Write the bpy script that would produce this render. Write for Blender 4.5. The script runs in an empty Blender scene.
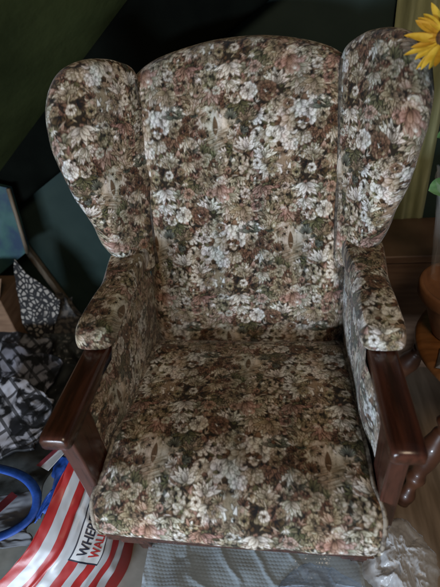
import bpy, bmesh, math, random
import numpy as np
from mathutils import Vector, Matrix, Quaternion
random.seed(7); RNG = np.random.RandomState(11)
S = bpy.context.scene
COL = S.collection
PI = math.pi

# ------------------------------------------------------------------ helpers
def tag(o, label=None, cat=None, group=None, kind=None):
    if label: o['label'] = label
    if cat: o['category'] = cat
    if group: o['group'] = group
    if kind: o['kind'] = kind
    return o
def empty(name, loc, label, cat, group=None):
    o = bpy.data.objects.new(name, None); COL.objects.link(o)
    o.location = loc; o.empty_display_size = .05
    bpy.context.view_layer.update()
    return tag(o, label, cat, group)
def link(name, me, mat=None, parent=None, smooth=True):
    if mat is not None: me.materials.append(mat)
    if smooth:
        me.polygons.foreach_set('use_smooth', [True]*len(me.polygons))
    me.update()
    o = bpy.data.objects.new(name, me); COL.objects.link(o)
    if parent is not None:
        o.parent = parent
        p = parent; off = Vector((0,0,0))
        while p is not None: off += Vector(p.location); p = p.parent
        o.location = -off          # meshes are modelled in world coordinates
    return o
def pobj(name, verts, faces, mat=None, parent=None, smooth=False):
    me = bpy.data.meshes.new(name); me.from_pydata([tuple(map(float,v)) for v in verts], [], [tuple(f) for f in faces])
    return link(name, me, mat, parent, smooth)
def merge(*vf):
    V = []; Fc = []
    for v, f in vf:
        n = len(V); V += [tuple(a) for a in v]; Fc += [tuple(i+n for i in q) for q in f]
    return V, Fc
def tube(pts, r, n=10, cap=True, closed=False):
    pts = [Vector(p) for p in pts]; rs = r if hasattr(r, '__len__') else [r]*len(pts)
    V = []; Fc = []; N = len(pts); prev = None
    for i, p in enumerate(pts):
        a = pts[(i-1) % N] if (closed or i > 0) else p
        b = pts[(i+1) % N] if (closed or i < N-1) else p
        t = (b-a).normalized()
        if prev is None:
            u = t.cross(Vector((0,0,1)))
            if u.length < .1: u = t.cross(Vector((1,0,0)))
        else: u = prev - t*prev.dot(t)
        u.normalize(); prev = u; w = t.cross(u)
        for k in range(n):
            A = 2*PI*k/n; V.append(p + (u*math.cos(A)+w*math.sin(A))*rs[i])
    for i in range(N if closed else N-1):
        for k in range(n):
            j = (i+1) % N
            Fc.append((i*n+k, i*n+(k+1) % n, j*n+(k+1) % n, j*n+k))
    if cap and not closed:
        Fc.append(tuple(range(n))[::-1]); Fc.append(tuple((N-1)*n+k for k in range(n)))
    return V, Fc
def lathe(prof, c, n=40, lobes=0):
    V = []; Fc = []
    for r, z in prof:
        for k in range(n):
            A = 2*PI*k/n; V.append((c[0]+r*math.cos(A), c[1]+r*math.sin(A), c[2]+z))
    for i in range(len(prof)-1):
        for k in range(n): Fc.append((i*n+k, i*n+(k+1) % n, (i+1)*n+(k+1) % n, (i+1)*n+k))
    Fc.append(tuple(range(n))[::-1]); Fc.append(tuple((len(prof)-1)*n+k for k in range(n)))
    return V, Fc
def bevel(o, w, seg=3):
    m = o.modifiers.new('bevel', 'BEVEL'); m.width = w; m.segments = seg; m.limit_method = 'ANGLE'; m.angle_limit = math.radians(35)
    return o
def box(x0, x1, y0, y1, z0, z1):
    V = [(x, y, z) for z in (z0, z1) for y in (y0, y1) for x in (x0, x1)]
    return V, [(0,2,3,1), (4,5,7,6), (0,1,5,4), (2,6,7,3), (0,4,6,2), (1,3,7,5)]
def slab(quad, t):
    """thick quad, quad = 4 points, extruded backwards along its normal by t"""
    q = [Vector(p) for p in quad]; n = (q[1]-q[0]).cross(q[3]-q[0]).normalized()
    V = q + [p - n*t for p in q]
    return V, [(0,1,2,3), (7,6,5,4), (0,4,5,1), (1,5,6,2), (2,6,7,3), (3,7,4,0)]
# vectorised value noise
def _h(ix, iy, iz, seed):
    n = (ix*374761393 + iy*668265263 + iz*2147483647 + seed*974634777).astype(np.int64)
    n = (n ^ (n >> 13)) * 1274126177; n = n ^ (n >> 16)
    return (n & 0xFFFF)/65535.0
def vnoise(x, y, z=0., seed=0):
    x = np.asarray(x, float); y = np.asarray(y, float)+0*x; z = np.asarray(z, float)+0*x
    ix, iy, iz = np.floor(x).astype(np.int64), np.floor(y).astype(np.int64), np.floor(z).astype(np.int64)
    fx, fy, fz = x-ix, y-iy, z-iz
    fx, fy, fz = [f*f*(3-2*f) for f in (fx, fy, fz)]
    r = 0
    for a in (0,1):
        for b in (0,1):
            for c in (0,1):
                w = (fx if a else 1-fx)*(fy if b else 1-fy)*(fz if c else 1-fz)
                r = r + w*_h(ix+a, iy+b, iz+c, seed)
    return r*2-1
def fbm(x, y, z=0., seed=0, o=4):
    return sum(vnoise(np.asarray(x)*2**k, np.asarray(y)*2**k, np.asarray(z)*2**k, seed+k)/2**k for k in range(o))

# ------------------------------------------------------------------ materials
def mat(name, base=(.5,.5,.5), rough=.6, metal=0., **kw):
    m = bpy.data.materials.new(name); m.use_nodes = True
    b = m.node_tree.nodes['Principled BSDF']
    b.inputs['Base Color'].default_value = (*base, 1); b.inputs['Roughness'].default_value = rough
    b.inputs['Metallic'].default_value = metal
    for k, v in kw.items(): b.inputs[k.replace('_', ' ')].default_value = v
    return m, m.node_tree, b
def noisemat(name, c1, c2, scale=20., rough=.6, stretch=(1,1,1), detail=6., bump=.15, bscale=None, contrast=(.35,.65), bdist=.002, **kw):
    m, nt, b = mat(name, c1, rough, **kw); N, L = nt.nodes, nt.links
    tc = N.new('ShaderNodeTexCoord'); mp = N.new('ShaderNodeMapping'); mp.inputs['Scale'].default_value = stretch
    L.new(tc.outputs['Object'], mp.inputs['Vector'])
    nz = N.new('ShaderNodeTexNoise'); nz.inputs['Scale'].default_value = scale; nz.inputs['Detail'].default_value = detail
    L.new(mp.outputs[0], nz.inputs['Vector'])
    cr = N.new('ShaderNodeValToRGB'); cr.color_ramp.elements[0].position = contrast[0]; cr.color_ramp.elements[1].position = contrast[1]
    cr.color_ramp.elements[0].color = (*c1, 1); cr.color_ramp.elements[1].color = (*c2, 1)
    L.new(nz.outputs[0], cr.inputs[0]); L.new(cr.outputs[0], b.inputs['Base Color'])
    n2 = N.new('ShaderNodeTexNoise'); n2.inputs['Scale'].default_value = bscale or scale*3; n2.inputs['Detail'].default_value = 5
    L.new(mp.outputs[0], n2.inputs['Vector'])
    bp = N.new('ShaderNodeBump'); bp.inputs['Strength'].default_value = bump; bp.inputs['Distance'].default_value = bdist
    L.new(n2.outputs[0], bp.inputs['Height']); L.new(bp.outputs[0], b.inputs['Normal'])
    mr = N.new('ShaderNodeMapRange'); mr.inputs[3].default_value = rough*.75; mr.inputs[4].default_value = min(1, rough*1.3)
    L.new(nz.outputs[0], mr.inputs[0]); L.new(mr.outputs[0], b.inputs['Roughness'])
    return m
def attrmat(name, rough=.9, bump=.35, sheen=.15, bscale=900., attr='pattern'):
    m, nt, b = mat(name, (.3,.3,.3), rough); N, L = nt.nodes, nt.links
    a = N.new('ShaderNodeAttribute'); a.attribute_name = attr
    tc = N.new('ShaderNodeTexCoord')
    nz = N.new('ShaderNodeTexNoise'); nz.inputs['Scale'].default_value = bscale; nz.inputs['Detail'].default_value = 3
    L.new(tc.outputs['Object'], nz.inputs['Vector'])
    mr = N.new('ShaderNodeMapRange'); mr.inputs[1].default_value = .25; mr.inputs[2].default_value = .75; mr.inputs[3].default_value = .72; mr.inputs[4].default_value = 1.28
    L.new(nz.outputs[0], mr.inputs[0])
    mx = N.new('ShaderNodeVectorMath'); mx.operation = 'SCALE'
    L.new(a.outputs['Color'], mx.inputs[0]); L.new(mr.outputs[0], mx.inputs['Scale'])
    L.new(mx.outputs[0], b.inputs['Base Color'])
    bp = N.new('ShaderNodeBump'); bp.inputs['Strength'].default_value = bump; bp.inputs['Distance'].default_value = .0006
    L.new(nz.outputs[0], bp.inputs['Height']); L.new(bp.outputs[0], b.inputs['Normal'])
    b.inputs['Sheen Weight'].default_value = sheen; b.inputs['Specular IOR Level'].default_value = .25
    return m
M = {}
M['tapestry'] = attrmat('tapestry_weave')
M['cord'] = noisemat('cord', (.09,.07,.055), (.30,.26,.21), 90, .85, contrast=(.42,.58))
M['dark_cord'] = noisemat('dark_cord', (.03,.024,.018), (.12,.10,.08), 90, .85, contrast=(.4,.62))
M['mahogany'] = noisemat('mahogany', (.028,.0095,.006), (.075,.024,.014), 14, .27, stretch=(6,.6,6), bump=.06, Coat_Weight=.35, Coat_Roughness=.12)
M['mahogany_post'] = noisemat('mahogany_post', (.036,.013,.009), (.075,.025,.016), 18, .28, stretch=(6,6,.6), bump=.06, Coat_Weight=.3, Coat_Roughness=.15)
M['lining'] = noisemat('lining', (.012,.011,.01), (.025,.022,.02), 60, .95)

# ------------------------------------------------------------------ the tapestry pattern, drawn as a colour table
TW, TH = 480, 768          # texels of 0.75 mm : repeat 0.36 m x 0.576 m, half-drop
TX = .00075
tile = np.zeros((TH, TW, 3)); tile[:] = (.050,.038,.027)
C_ = dict(cream=(.56,.50,.43), white=(.56,.54,.51), tan=(.36,.28,.19), rust=(.19,.11,.078), pink=(.36,.22,.175), olive=(.155,.145,.085),
          teal=(.17,.185,.16), brown=(.135,.088,.055), dark=(.03,.025,.02), beige=(.42,.36,.27), blue=(.25,.265,.28), sand=(.27,.21,.145))
def stamp(cx, cy, R, fn):
    R = int(R)+2
    for dx, dy in ((0,0), (TW/2, TH/2)):
        X0, Y0 = cx+dx, cy+dy
        xs = np.arange(int(X0)-R, int(X0)+R+1); ys = np.arange(int(Y0)-R, int(Y0)+R+1)
        gx, gy = np.meshgrid(xs-X0, ys-Y0)
        col, al = fn(gx, gy)
        ix = np.ix_(ys % TH, xs % TW)
        al = al[..., None]
        tile[ix] = tile[ix]*(1-al) + col*al
def sm(x): return np.clip(x, 0, 1)
def petal(cx, cy, ang, L, w, col, out=1., vein=True, shade=.5, soft=1.2):
    c, s = math.cos(ang), math.sin(ang); col = np.array(col)
    def fn(gx, gy):
        u = (gx*c+gy*s)/L; v = -gx*s+gy*c
        uu = np.clip(u, 0, 1); hw = w*np.sin(PI*uu**.75)**.8
        d = hw-np.abs(v); inside = (u > 0) & (u < 1)
        al = sm(d+soft)*inside
        k = shade+(1.15-shade)*uu
        k = np.where(d < out, .15, k)
        if vein: k = np.where((np.abs(v) < .75) & (uu < .75), k*.5, k)
        return col*k[..., None], al
    stamp(cx, cy, L, fn)
def disc(cx, cy, R, col, hi=True):
    col = np.array(col)
    def fn(gx, gy):
        r = np.hypot(gx, gy); al = sm(R-r+.5)
        k = 1.0-.5*sm(np.hypot(gx+R*.3, gy-R*.3)/R/1.3)
        k = np.where(r > R-1.6, .22, k)
        return col*k[..., None], al
    stamp(cx, cy, R, fn)
def jit(c, a=.15):
    k = 1+random.uniform(-a, a); return tuple(max(0, v*k*(1+random.uniform(-.06,.06))) for v in c)
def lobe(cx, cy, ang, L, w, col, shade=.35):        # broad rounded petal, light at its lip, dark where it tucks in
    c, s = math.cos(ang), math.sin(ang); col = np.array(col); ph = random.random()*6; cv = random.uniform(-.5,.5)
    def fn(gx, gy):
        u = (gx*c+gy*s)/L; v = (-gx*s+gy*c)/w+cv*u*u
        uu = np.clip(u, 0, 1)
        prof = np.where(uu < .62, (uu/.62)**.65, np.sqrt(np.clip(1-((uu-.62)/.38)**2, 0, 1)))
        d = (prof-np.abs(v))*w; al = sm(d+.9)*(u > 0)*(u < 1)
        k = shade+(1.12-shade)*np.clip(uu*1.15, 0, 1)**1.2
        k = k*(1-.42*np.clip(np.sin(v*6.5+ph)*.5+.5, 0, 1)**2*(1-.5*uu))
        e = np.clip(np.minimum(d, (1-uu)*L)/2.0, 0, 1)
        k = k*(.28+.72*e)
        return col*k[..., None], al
    stamp(cx, cy, L, fn)
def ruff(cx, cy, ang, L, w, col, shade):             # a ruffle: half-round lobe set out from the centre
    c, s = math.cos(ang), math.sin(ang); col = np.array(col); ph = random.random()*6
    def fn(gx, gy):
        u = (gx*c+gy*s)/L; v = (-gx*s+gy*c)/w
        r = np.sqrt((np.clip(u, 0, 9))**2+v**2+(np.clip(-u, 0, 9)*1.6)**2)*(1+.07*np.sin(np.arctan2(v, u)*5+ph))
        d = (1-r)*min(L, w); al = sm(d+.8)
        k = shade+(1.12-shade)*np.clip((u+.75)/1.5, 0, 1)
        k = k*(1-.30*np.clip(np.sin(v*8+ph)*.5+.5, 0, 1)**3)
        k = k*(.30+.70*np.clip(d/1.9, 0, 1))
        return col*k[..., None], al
    stamp(cx, cy, max(L, w)*1.7, fn)
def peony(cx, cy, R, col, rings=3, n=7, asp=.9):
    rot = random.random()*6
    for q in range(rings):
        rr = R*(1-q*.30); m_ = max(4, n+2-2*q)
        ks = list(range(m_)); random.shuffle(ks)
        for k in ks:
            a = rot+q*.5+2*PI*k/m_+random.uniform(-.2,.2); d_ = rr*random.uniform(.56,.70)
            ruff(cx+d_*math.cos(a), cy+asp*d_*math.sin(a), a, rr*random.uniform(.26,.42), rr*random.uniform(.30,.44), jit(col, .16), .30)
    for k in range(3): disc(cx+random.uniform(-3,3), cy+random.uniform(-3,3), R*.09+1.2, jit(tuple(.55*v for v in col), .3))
def leafy(cx, cy, R, col, rings=3, n=7, asp=.9):      # spray of pointed leaves, some upright, some drooping
    R = R*.92
    up = random.random() < .3; base = PI/2 if up else -PI/2
    for t in range(2):
        ks = list(range(n)); random.shuffle(ks)
        for k in ks:
            a = base+1.35*(2*k/(n-1)-1)+random.uniform(-.15,.15)
            petal(cx+random.uniform(-2,2), cy-(R*.35 if up else -R*.35), a, R*(1.25-.4*t)*random.uniform(.8,1.1), R*random.uniform(.17,.24), jit(col, .22), out=1.1, shade=.35)
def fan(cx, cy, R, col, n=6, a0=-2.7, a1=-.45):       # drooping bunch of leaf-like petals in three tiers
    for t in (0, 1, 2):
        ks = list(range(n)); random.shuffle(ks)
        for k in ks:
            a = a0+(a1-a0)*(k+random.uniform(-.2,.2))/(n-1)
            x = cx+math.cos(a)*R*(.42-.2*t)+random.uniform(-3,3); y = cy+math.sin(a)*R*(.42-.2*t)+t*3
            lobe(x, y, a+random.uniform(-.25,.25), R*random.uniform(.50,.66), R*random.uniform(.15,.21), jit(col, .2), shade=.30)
def flower(cx, cy, R, col, n=8, rings=2, ctr='tan', rot=None):
    peony(cx, cy, R, col, rings, max(5, n-2))
def maple(cx, cy, R, col, rot):                      # ragged white blossom of pointed lobes
    for k, a in enumerate((-1.25, -.65, 0, .65, 1.25, 2.2, -2.2)):
        petal(cx, cy, rot+a, R*(1-.12*abs(a)), R*.26, jit(col), shade=.45)
def fern(cx, cy, R, col, rot, n=7, spread=1.1):
    for k in range(n):
        a = rot+spread*(2*k/(n-1)-1)
        petal(cx, cy, a, R*(1-.25*abs(2*k/(n-1)-1)), R*.10+1, jit(col), out=.8, vein=False, shade=.4)
def bouquet(cx, cy, R, col, n=9):
    pts = [(cx+R*.95*math.sqrt(random.random())*math.cos(a), cy+.7*R*math.sqrt(random.random())*math.sin(a)) for a in [2*PI*k/n for k in range(n)]]
    random.shuffle(pts)
    for x, y in pts: maple(x, y, random.uniform(20, 27), col, random.uniform(-2.4, -.7))
# ground cover: hundreds of leaves, coloured in vertical bands as the weave's warps are
bandc = [('olive','teal','sand','tan','beige'), ('rust','pink','sand','tan','cream'), ('olive','brown','beige','teal','tan'), ('tan','sand','brown','olive','cream'), ('teal','olive','sand','cream','blue'), ('rust','pink','brown','beige','tan')]
def band(x): return bandc[int(((x % TW)/TW*6)) % 6]
for i in range(360):
    x, y = random.random()*TW, random.random()*TH/2
    fern(x, y, random.uniform(20, 40), jit(C_[random.choice(band(x))], .3), random.uniform(0, 6.28), n=random.choice([3,4,5,6]), spread=random.uniform(.4, 1.2))
for i in range(300):
    x, y = random.random()*TW, random.random()*TH/2; c = jit(C_[random.choice(band(x))], .3); a0 = random.random()*6.28
    for k in range(random.choice([2,3,4])): lobe(x, y, a0+.75*k, random.uniform(16, 28), random.uniform(6, 10), jit(c, .15))
for i in range(70):                                 # clusters of round fruit and leaf lobes
    x, y = random.random()*TW, random.random()*TH/2; c = C_[random.choice(['tan','sand','rust','brown','olive'])]
    for k in range(6): disc(x+random.uniform(-16,16), y+random.uniform(-13,13), random.uniform(6, 10), jit(c, .2))
for i in range(80):
    (peony if random.random() < .25 else leafy)(random.random()*TW, random.random()*TH/2, random.uniform(17, 30), jit(C_[random.choice(['tan','pink','sand','cream','rust','beige','cream','beige'])]), rings=2, n=6)
for x0 in (20, 240, 260, 470):                       # vertical pinkish ribbons
    for k in range(14):
        y = k*27+random.uniform(-7,7)
        petal(x0+random.uniform(-8,8), y, random.choice([1.1,1.9]), 24, 4, jit(C_['pink'], .3), out=.8)
# line work of the weave: fine dark and pale ribs and stems
def ribs(cx, cy, R, col, rot, n, spread, w=1.1):
    for k in range(n):
        a = rot+spread*(2*k/(n-1)-1)
        petal(cx, cy, a, R*random.uniform(.8,1.1), w, jit(col, .2), out=0, vein=False, shade=1., soft=.25)
def ribwork(nd, np_):
    for i in range(nd):
        x, y = random.random()*TW, random.random()*TH/2
        ribs(x, y, random.uniform(12, 28), jit(C_['dark'], .3), random.uniform(0, 6.28), random.choice([3,4,5]), random.uniform(.3,.9))
    for i in range(np_):
        x, y = random.random()*TW, random.random()*TH/2
        ribs(x, y, random.uniform(10, 22), C_[random.choice(['cream','beige','tan','pink'])], random.choice([PI/2,-PI/2,1,2,-1,-2]), random.choice([3,5]), random.uniform(.4,1.0), 1.2)
ribwork(220, 120)
# the landscape vignette (figure and steps)
def vignette(cx, cy, w, h):
    def fn(gx, gy):
        r = (np.abs(gx/w)**3.4+np.abs(gy/h)**3.4)
        n = vnoise(gx/16+40, gy/16+40, 0, 5)*1.1+vnoise(gx/5+4, gy/5, 0, 8)*.4
        al = sm((1.0-r-n)*1.6)*.92
        g = np.array(C_['beige'])*np.ones(gx.shape+(3,))*(1.08-.35*np.clip((-gy+10)/50, 0, 1)+.12*vnoise(gx/3, gy/12, 0, 77)+.14*vnoise(gx/12, gy/12, 0, 78))[..., None]
        low = gy < -6+gx*.25
        st = sm(.5+1.6*np.sin((gy-gx*.42+1.5*np.sin(gx*.05))*.46+1.3*vnoise(gx/14, gy/10, 0, 3)))
        k = np.where(low, .62+.36*st, .95+.12*vnoise(gx/6, gy/9, 0, 2))
        g = g*k[..., None]
        t = sm((vnoise(gx/10+9, gy/10, 0, 12)+.1)*4)*sm((gy-8)/6)*sm((gx-2)/8)
        g = g*(1-.5*t[..., None])+np.array(C_['olive'])*.5*t[..., None]
        return g, al
    stamp(cx, cy, max(w, h)*1.3, fn)
    petal(cx-2, cy-20, PI/2, 56, 8, C_['brown'], out=.6, vein=True, shade=.9)
    petal(cx-2, cy+2, -PI/2, 26, 6, C_['brown'], out=.6, vein=False, shade=.9)
    petal(cx-w*.75, cy-h*.62, .33, w*1.5, 3, C_['tan'], out=1.0, vein=False, shade=.8)
    petal(cx-w*.55, cy-h*.86, .30, w*1.4, 3, C_['tan'], out=1.0, vein=False, shade=.8)
vignette(130, 238, 84, 92)
for k in range(60):
    a = k/26*6.28; q_ = random.uniform(.92,1.2); fern(130+84*q_*math.cos(a), 238+(86+10*math.sin(3*a))*q_*math.sin(a), random.uniform(24,40), jit(C_[random.choice(['teal','olive','tan','sand','rust','cream'])], .2), a+PI+random.uniform(-.9,.9), n=random.choice([4,5,6]))
for k in range(16):
    a = random.random()*6.28; peony(130+92*math.cos(a), 238+98*math.sin(a), random.uniform(14,24), jit(C_[random.choice(['tan','sand','cream','rust','beige'])]), rings=2, n=6)
for k in range(12):
    fern(130-84+random.uniform(-8,8), 160+k*13, 28, jit(C_[random.choice(['teal','rust','sand'])], .2), random.uniform(.2,2.9), n=5)
    fern(130+84+random.uniform(-8,8), 160+k*13, 28, jit(C_[random.choice(['olive','teal','pink'])], .2), random.uniform(.2,2.9), n=5)
for k in range(7): flower(100+k*16, 310+random.uniform(-10,10), 17, C_[random.choice(['tan','sand','rust'])], n=6, rings=2, ctr='tan')
fern(172, 262, 34, C_['blue'], 1.6, n=9, spread=1.3); fern(178, 285, 30, C_['teal'], 1.2, n=8, spread=1.3)
# pair of white birds among reeds
def birds(cx, cy):
    def fn(gx, gy):
        r = (np.abs(gx/34)**2.2+np.abs(gy/44)**2.2)+.6*vnoise(gx/9, gy/9, 0, 31); al = sm((1-r)*2.2)*.9
        return np.array(C_['sand'])*(.9+.15*vnoise(gx/4, gy/14, 0, 2))[..., None], al
    stamp(cx, cy, 48, fn)
    for dx, a in ((-9, 1.80), (7, 1.35)):
        petal(cx+dx, cy-30, a, 54, 7, C_['white'], out=1., shade=.8); petal(cx+dx*1.5, cy+10, a+.6, 18, 4, C_['cream'], out=1); petal(cx+dx, cy-30, a-.5, 26, 5, C_['brown'], out=1)
birds(352, 96)
for x, y in ((325,70), (378,70), (322,120), (385,118), (350,45)): fern(x, y, 26, jit(C_[random.choice(['teal','tan','rust'])]), random.uniform(.5,2.6), n=6)
# the big pale blossoms in a drift between the landscapes
for i in range(26):
    x = 366+random.uniform(-125, 125); disc(x, 245+(x-366)*.35+random.uniform(-62,62), random.uniform(9, 14), jit(C_[random.choice(['brown','rust','brown'])], .25))
DR = [(-104,-34,32,0), (-66,-40,38,1), (-60,14,30,0), (-24,-22,42,1), (-10,32,34,0), (24,4,44,1), (40,50,34,1), (68,16,36,0), (92,56,40,1), (108,14,26,0), (80,88,26,0), (-100,16,24,1), (44,-42,30,1), (2,-62,24,0), (-40,52,24,1)]
for dx, dy, R, kd in DR:
    x, y = 366+dx+random.uniform(-6,6), 240+dy+random.uniform(-6,6); c = C_[random.choice(['white','white','cream','beige'])]
    if kd or random.random() < .45: fan(x, y+R*.3, R*1.25, c, n=random.choice([5,6,7]))
    else: peony(x, y, R*random.uniform(.75,.95), c, rings=3, n=random.choice([6,7]))
for x, y, R, c in ((30,196,34,'cream'), (66,300,36,'tan'), (234,268,30,'sand'), (300,96,36,'cream'), (160,12,34,'beige'), (400,352,38,'beige'), (356,60,30,'sand'), (120,340,34,'pink'), (468,210,34,'rust'), (232,180,34,'cream'), (48,60,32,'olive'), (210,300,32,'olive'), (330,372,34,'cream'), (470,290,30,'teal')):
    leafy(x, y, R*1.2, C_[c], n=9)
for k in range(12):
    x = 366+random.uniform(-115, 115); lobe(x, 240+(x-366)*.35+random.uniform(-55,55), random.random()*6, 20, 7, jit(C_[random.choice(['brown','olive','rust'])], .2))
for x, y, R, c, n in ((132,40,42,'pink',8), (84,66,30,'sand',7), (190,62,32,'beige',7), (128,104,26,'tan',6), (286,150,30,'cream',7), (446,150,26,'beige',7), (300,340,36,'rust',7), (450,345,36,'tan',7), (30,120,30,'beige',7), (232,92,28,'beige',6), (60,350,34,'sand',6), (180,366,28,'cream',7), (420,30,36,'cream',7), (280,30,30,'pink',7), (240,345,30,'cream',7), (20,20,28,'beige',6)):
    if random.random() < .58: leafy(x, y, R*1.25, C_[c], n=n+2)
    elif random.random() < .45: fan(x, y+8, R*1.2, C_[c], a0=random.choice([-2.7,.3]), a1=random.choice([-.4, 2.8]))
    else: peony(x, y, R, C_[c], rings=3, n=n)
for x, y in ((440,96), (262,120)):
    for k in range(6): lobe(x, y, k*PI/3+.2, 15, 7.5, C_['cream'], shade=.7)
    disc(x, y, 4.5, C_['brown'])
for i in range(24):
    x, y = random.random()*TW, random.random()*TH/2
    peony(x, y, random.uniform(13, 20), jit(C_[random.choice(['tan','pink','sand','cream','beige','rust'])]), rings=2, n=6)
vignette(130, 238, 58, 66)
fern(180, 262, 34, C_['teal'], 1.5, n=9, spread=1.2); fern(78, 214, 32, C_['rust'], .9, n=7); fern(188, 206, 30, C_['cream'], 2.2, n=7); fern(84, 276, 30, C_['tan'], -.4, n=7)
ribwork(110, 60)
# thin twigs and leaf ribs in pale thread over everything
for i in range(70):
    x, y = random.random()*TW, random.random()*TH/2
    petal(x, y, random.random()*6.28, random.uniform(14, 26), 1.3, jit(C_[random.choice(['sand','tan','beige'])], .2), out=0, vein=False, shade=.8)
lum = tile.mean(axis=2, keepdims=True)
tile = (lum+(tile-lum)*.85)
for ax in (0, 1, 0): tile = .25*np.roll(tile, 1, ax)+.5*tile+.25*np.roll(tile, -1, ax)
yy0 = np.arange(TH)[:, None]+0*np.arange(TW)[None, :]
L0 = np.clip(tile.mean(axis=2, keepdims=True), .01, 1)
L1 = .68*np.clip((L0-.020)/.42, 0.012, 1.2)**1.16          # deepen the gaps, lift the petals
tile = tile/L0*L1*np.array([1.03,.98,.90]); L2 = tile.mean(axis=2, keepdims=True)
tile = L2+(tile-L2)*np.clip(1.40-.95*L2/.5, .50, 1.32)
xa = (np.arange(TW)/TW*2*PI)[None, :]                        # coloured warps run in loose vertical columns
wr_ = np.stack([1+.10*np.sin(3*xa+.6)+.05*np.sin(7*xa), 1+.03*np.sin(3*xa+2.4)+.03*np.sin(5*xa+1), 1+.10*np.sin(3*xa+3.6)+.05*np.sin(7*xa+2)], -1)
wr_ = 1+(wr_-1)*.5
tile = tile*wr_*(1+.13*vnoise(np.arange(TW)[None, :]/2.2+0*yy0, yy0/60., 0, 61)+.10*vnoise(np.arange(TW)[None, :]/9+0*yy0, yy0/90., 0, 62))[..., None]
yy, xx = np.mgrid[0:TH, 0:TW]
tile *= (1+.20*_h(xx, yy//2, xx*0, 3)-.10)[..., None]
tile = np.clip(tile, .006, .80)
def sample(um, vm):
    """um, vm in metres -> colours"""
    x = (um/TX) % TW; y = (vm/TX) % TH
    x0 = np.floor(x).astype(int) % TW; y0 = np.floor(y).astype(int) % TH; fx = (x-np.floor(x))[..., None]; fy = (y-np.floor(y))[..., None]
    x1 = (x0+1) % TW; y1 = (y0+1) % TH
    return (tile[y0,x0]*(1-fx)+tile[y0,x1]*fx)*(1-fy)+(tile[y1,x0]*(1-fx)+tile[y1,x1]*fx)*fy
def gridmesh(name, P, UV=None, m=None, parent=None, wrap_u=False, shadef=None, colors=None):
    """P (nv, nu, 3) -> mesh; UV (nv, nu, 2) metres on the cloth"""
    nv, nu = P.shape[:2]
    me = bpy.data.meshes.new(name)
    me.vertices.add(nv*nu); me.vertices.foreach_set('co', P.reshape(-1).astype(np.float32))
    cu = nu if wrap_u else nu-1
    j, i = np.mgrid[0:nv-1, 0:cu]; i2 = (i+1) % nu
    q = np.stack([j*nu+i, j*nu+i2, (j+1)*nu+i2, (j+1)*nu+i], -1).reshape(-1)
    nf = (nv-1)*cu
    me.loops.add(nf*4); me.loops.foreach_set('vertex_index', q.astype(np.int32))
    me.polygons.add(nf); me.polygons.foreach_set('loop_start', np.arange(0, nf*4, 4, dtype=np.int32))
    me.polygons.foreach_set('loop_total', np.full(nf, 4, dtype=np.int32))
    me.polygons.foreach_set('use_smooth', np.ones(nf, dtype=bool))
    me.update(calc_edges=True)
    if UV is not None or colors is not None:
        c = sample(UV[...,0], UV[...,1]) if colors is None else colors
        if colors is None: c = c*(1+.16*fbm(UV[...,0]*7, UV[...,1]*7, 0, 55, 3))[..., None]
        if shadef is not None: c = c*shadef[..., None]
        a = me.color_attributes.new('pattern', 'FLOAT_COLOR', 'POINT')
        rgba = np.ones((nv*nu, 4), np.float32); rgba[:, :3] = c.reshape(-1, 3)
        a.data.foreach_set('color', rgba.reshape(-1))
    if m is not None: me.materials.append(m)
    o = bpy.data.objects.new(name, me); COL.objects.link(o)
    if parent is not None:
        o.parent = parent
        p = parent; off = Vector((0,0,0))
        while p is not None: off += Vector(p.location); p = p.parent
        o.location = -off
    return o
def smooth_loop(pts, n):
    """closed Catmull-Rom through pts, resampled to n points evenly"""
    pts = np.array(pts, float); K = len(pts); out = []
    for i in range(K):
        a, b, c, d = pts[i-1], pts[i], pts[(i+1) % K], pts[(i+2) % K]
        for t in np.linspace(0, 1, 30, endpoint=False):
            out.append(.5*((2*b)+(-a+c)*t+(2*a-5*b+4*c-d)*t*t+(-a+3*b-3*c+d)*t**3))
    return resample(np.array(out+[out[0]]), n, True)
def resample(P, n, closed=False):
    d = np.r_[0, np.cumsum(np.linalg.norm(np.diff(P, axis=0), axis=1))]
    t = np.linspace(0, d[-1], n, endpoint=not closed)
    return np.stack([np.interp(t, d, P[:, k]) for k in range(P.shape[1])], 1)
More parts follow.
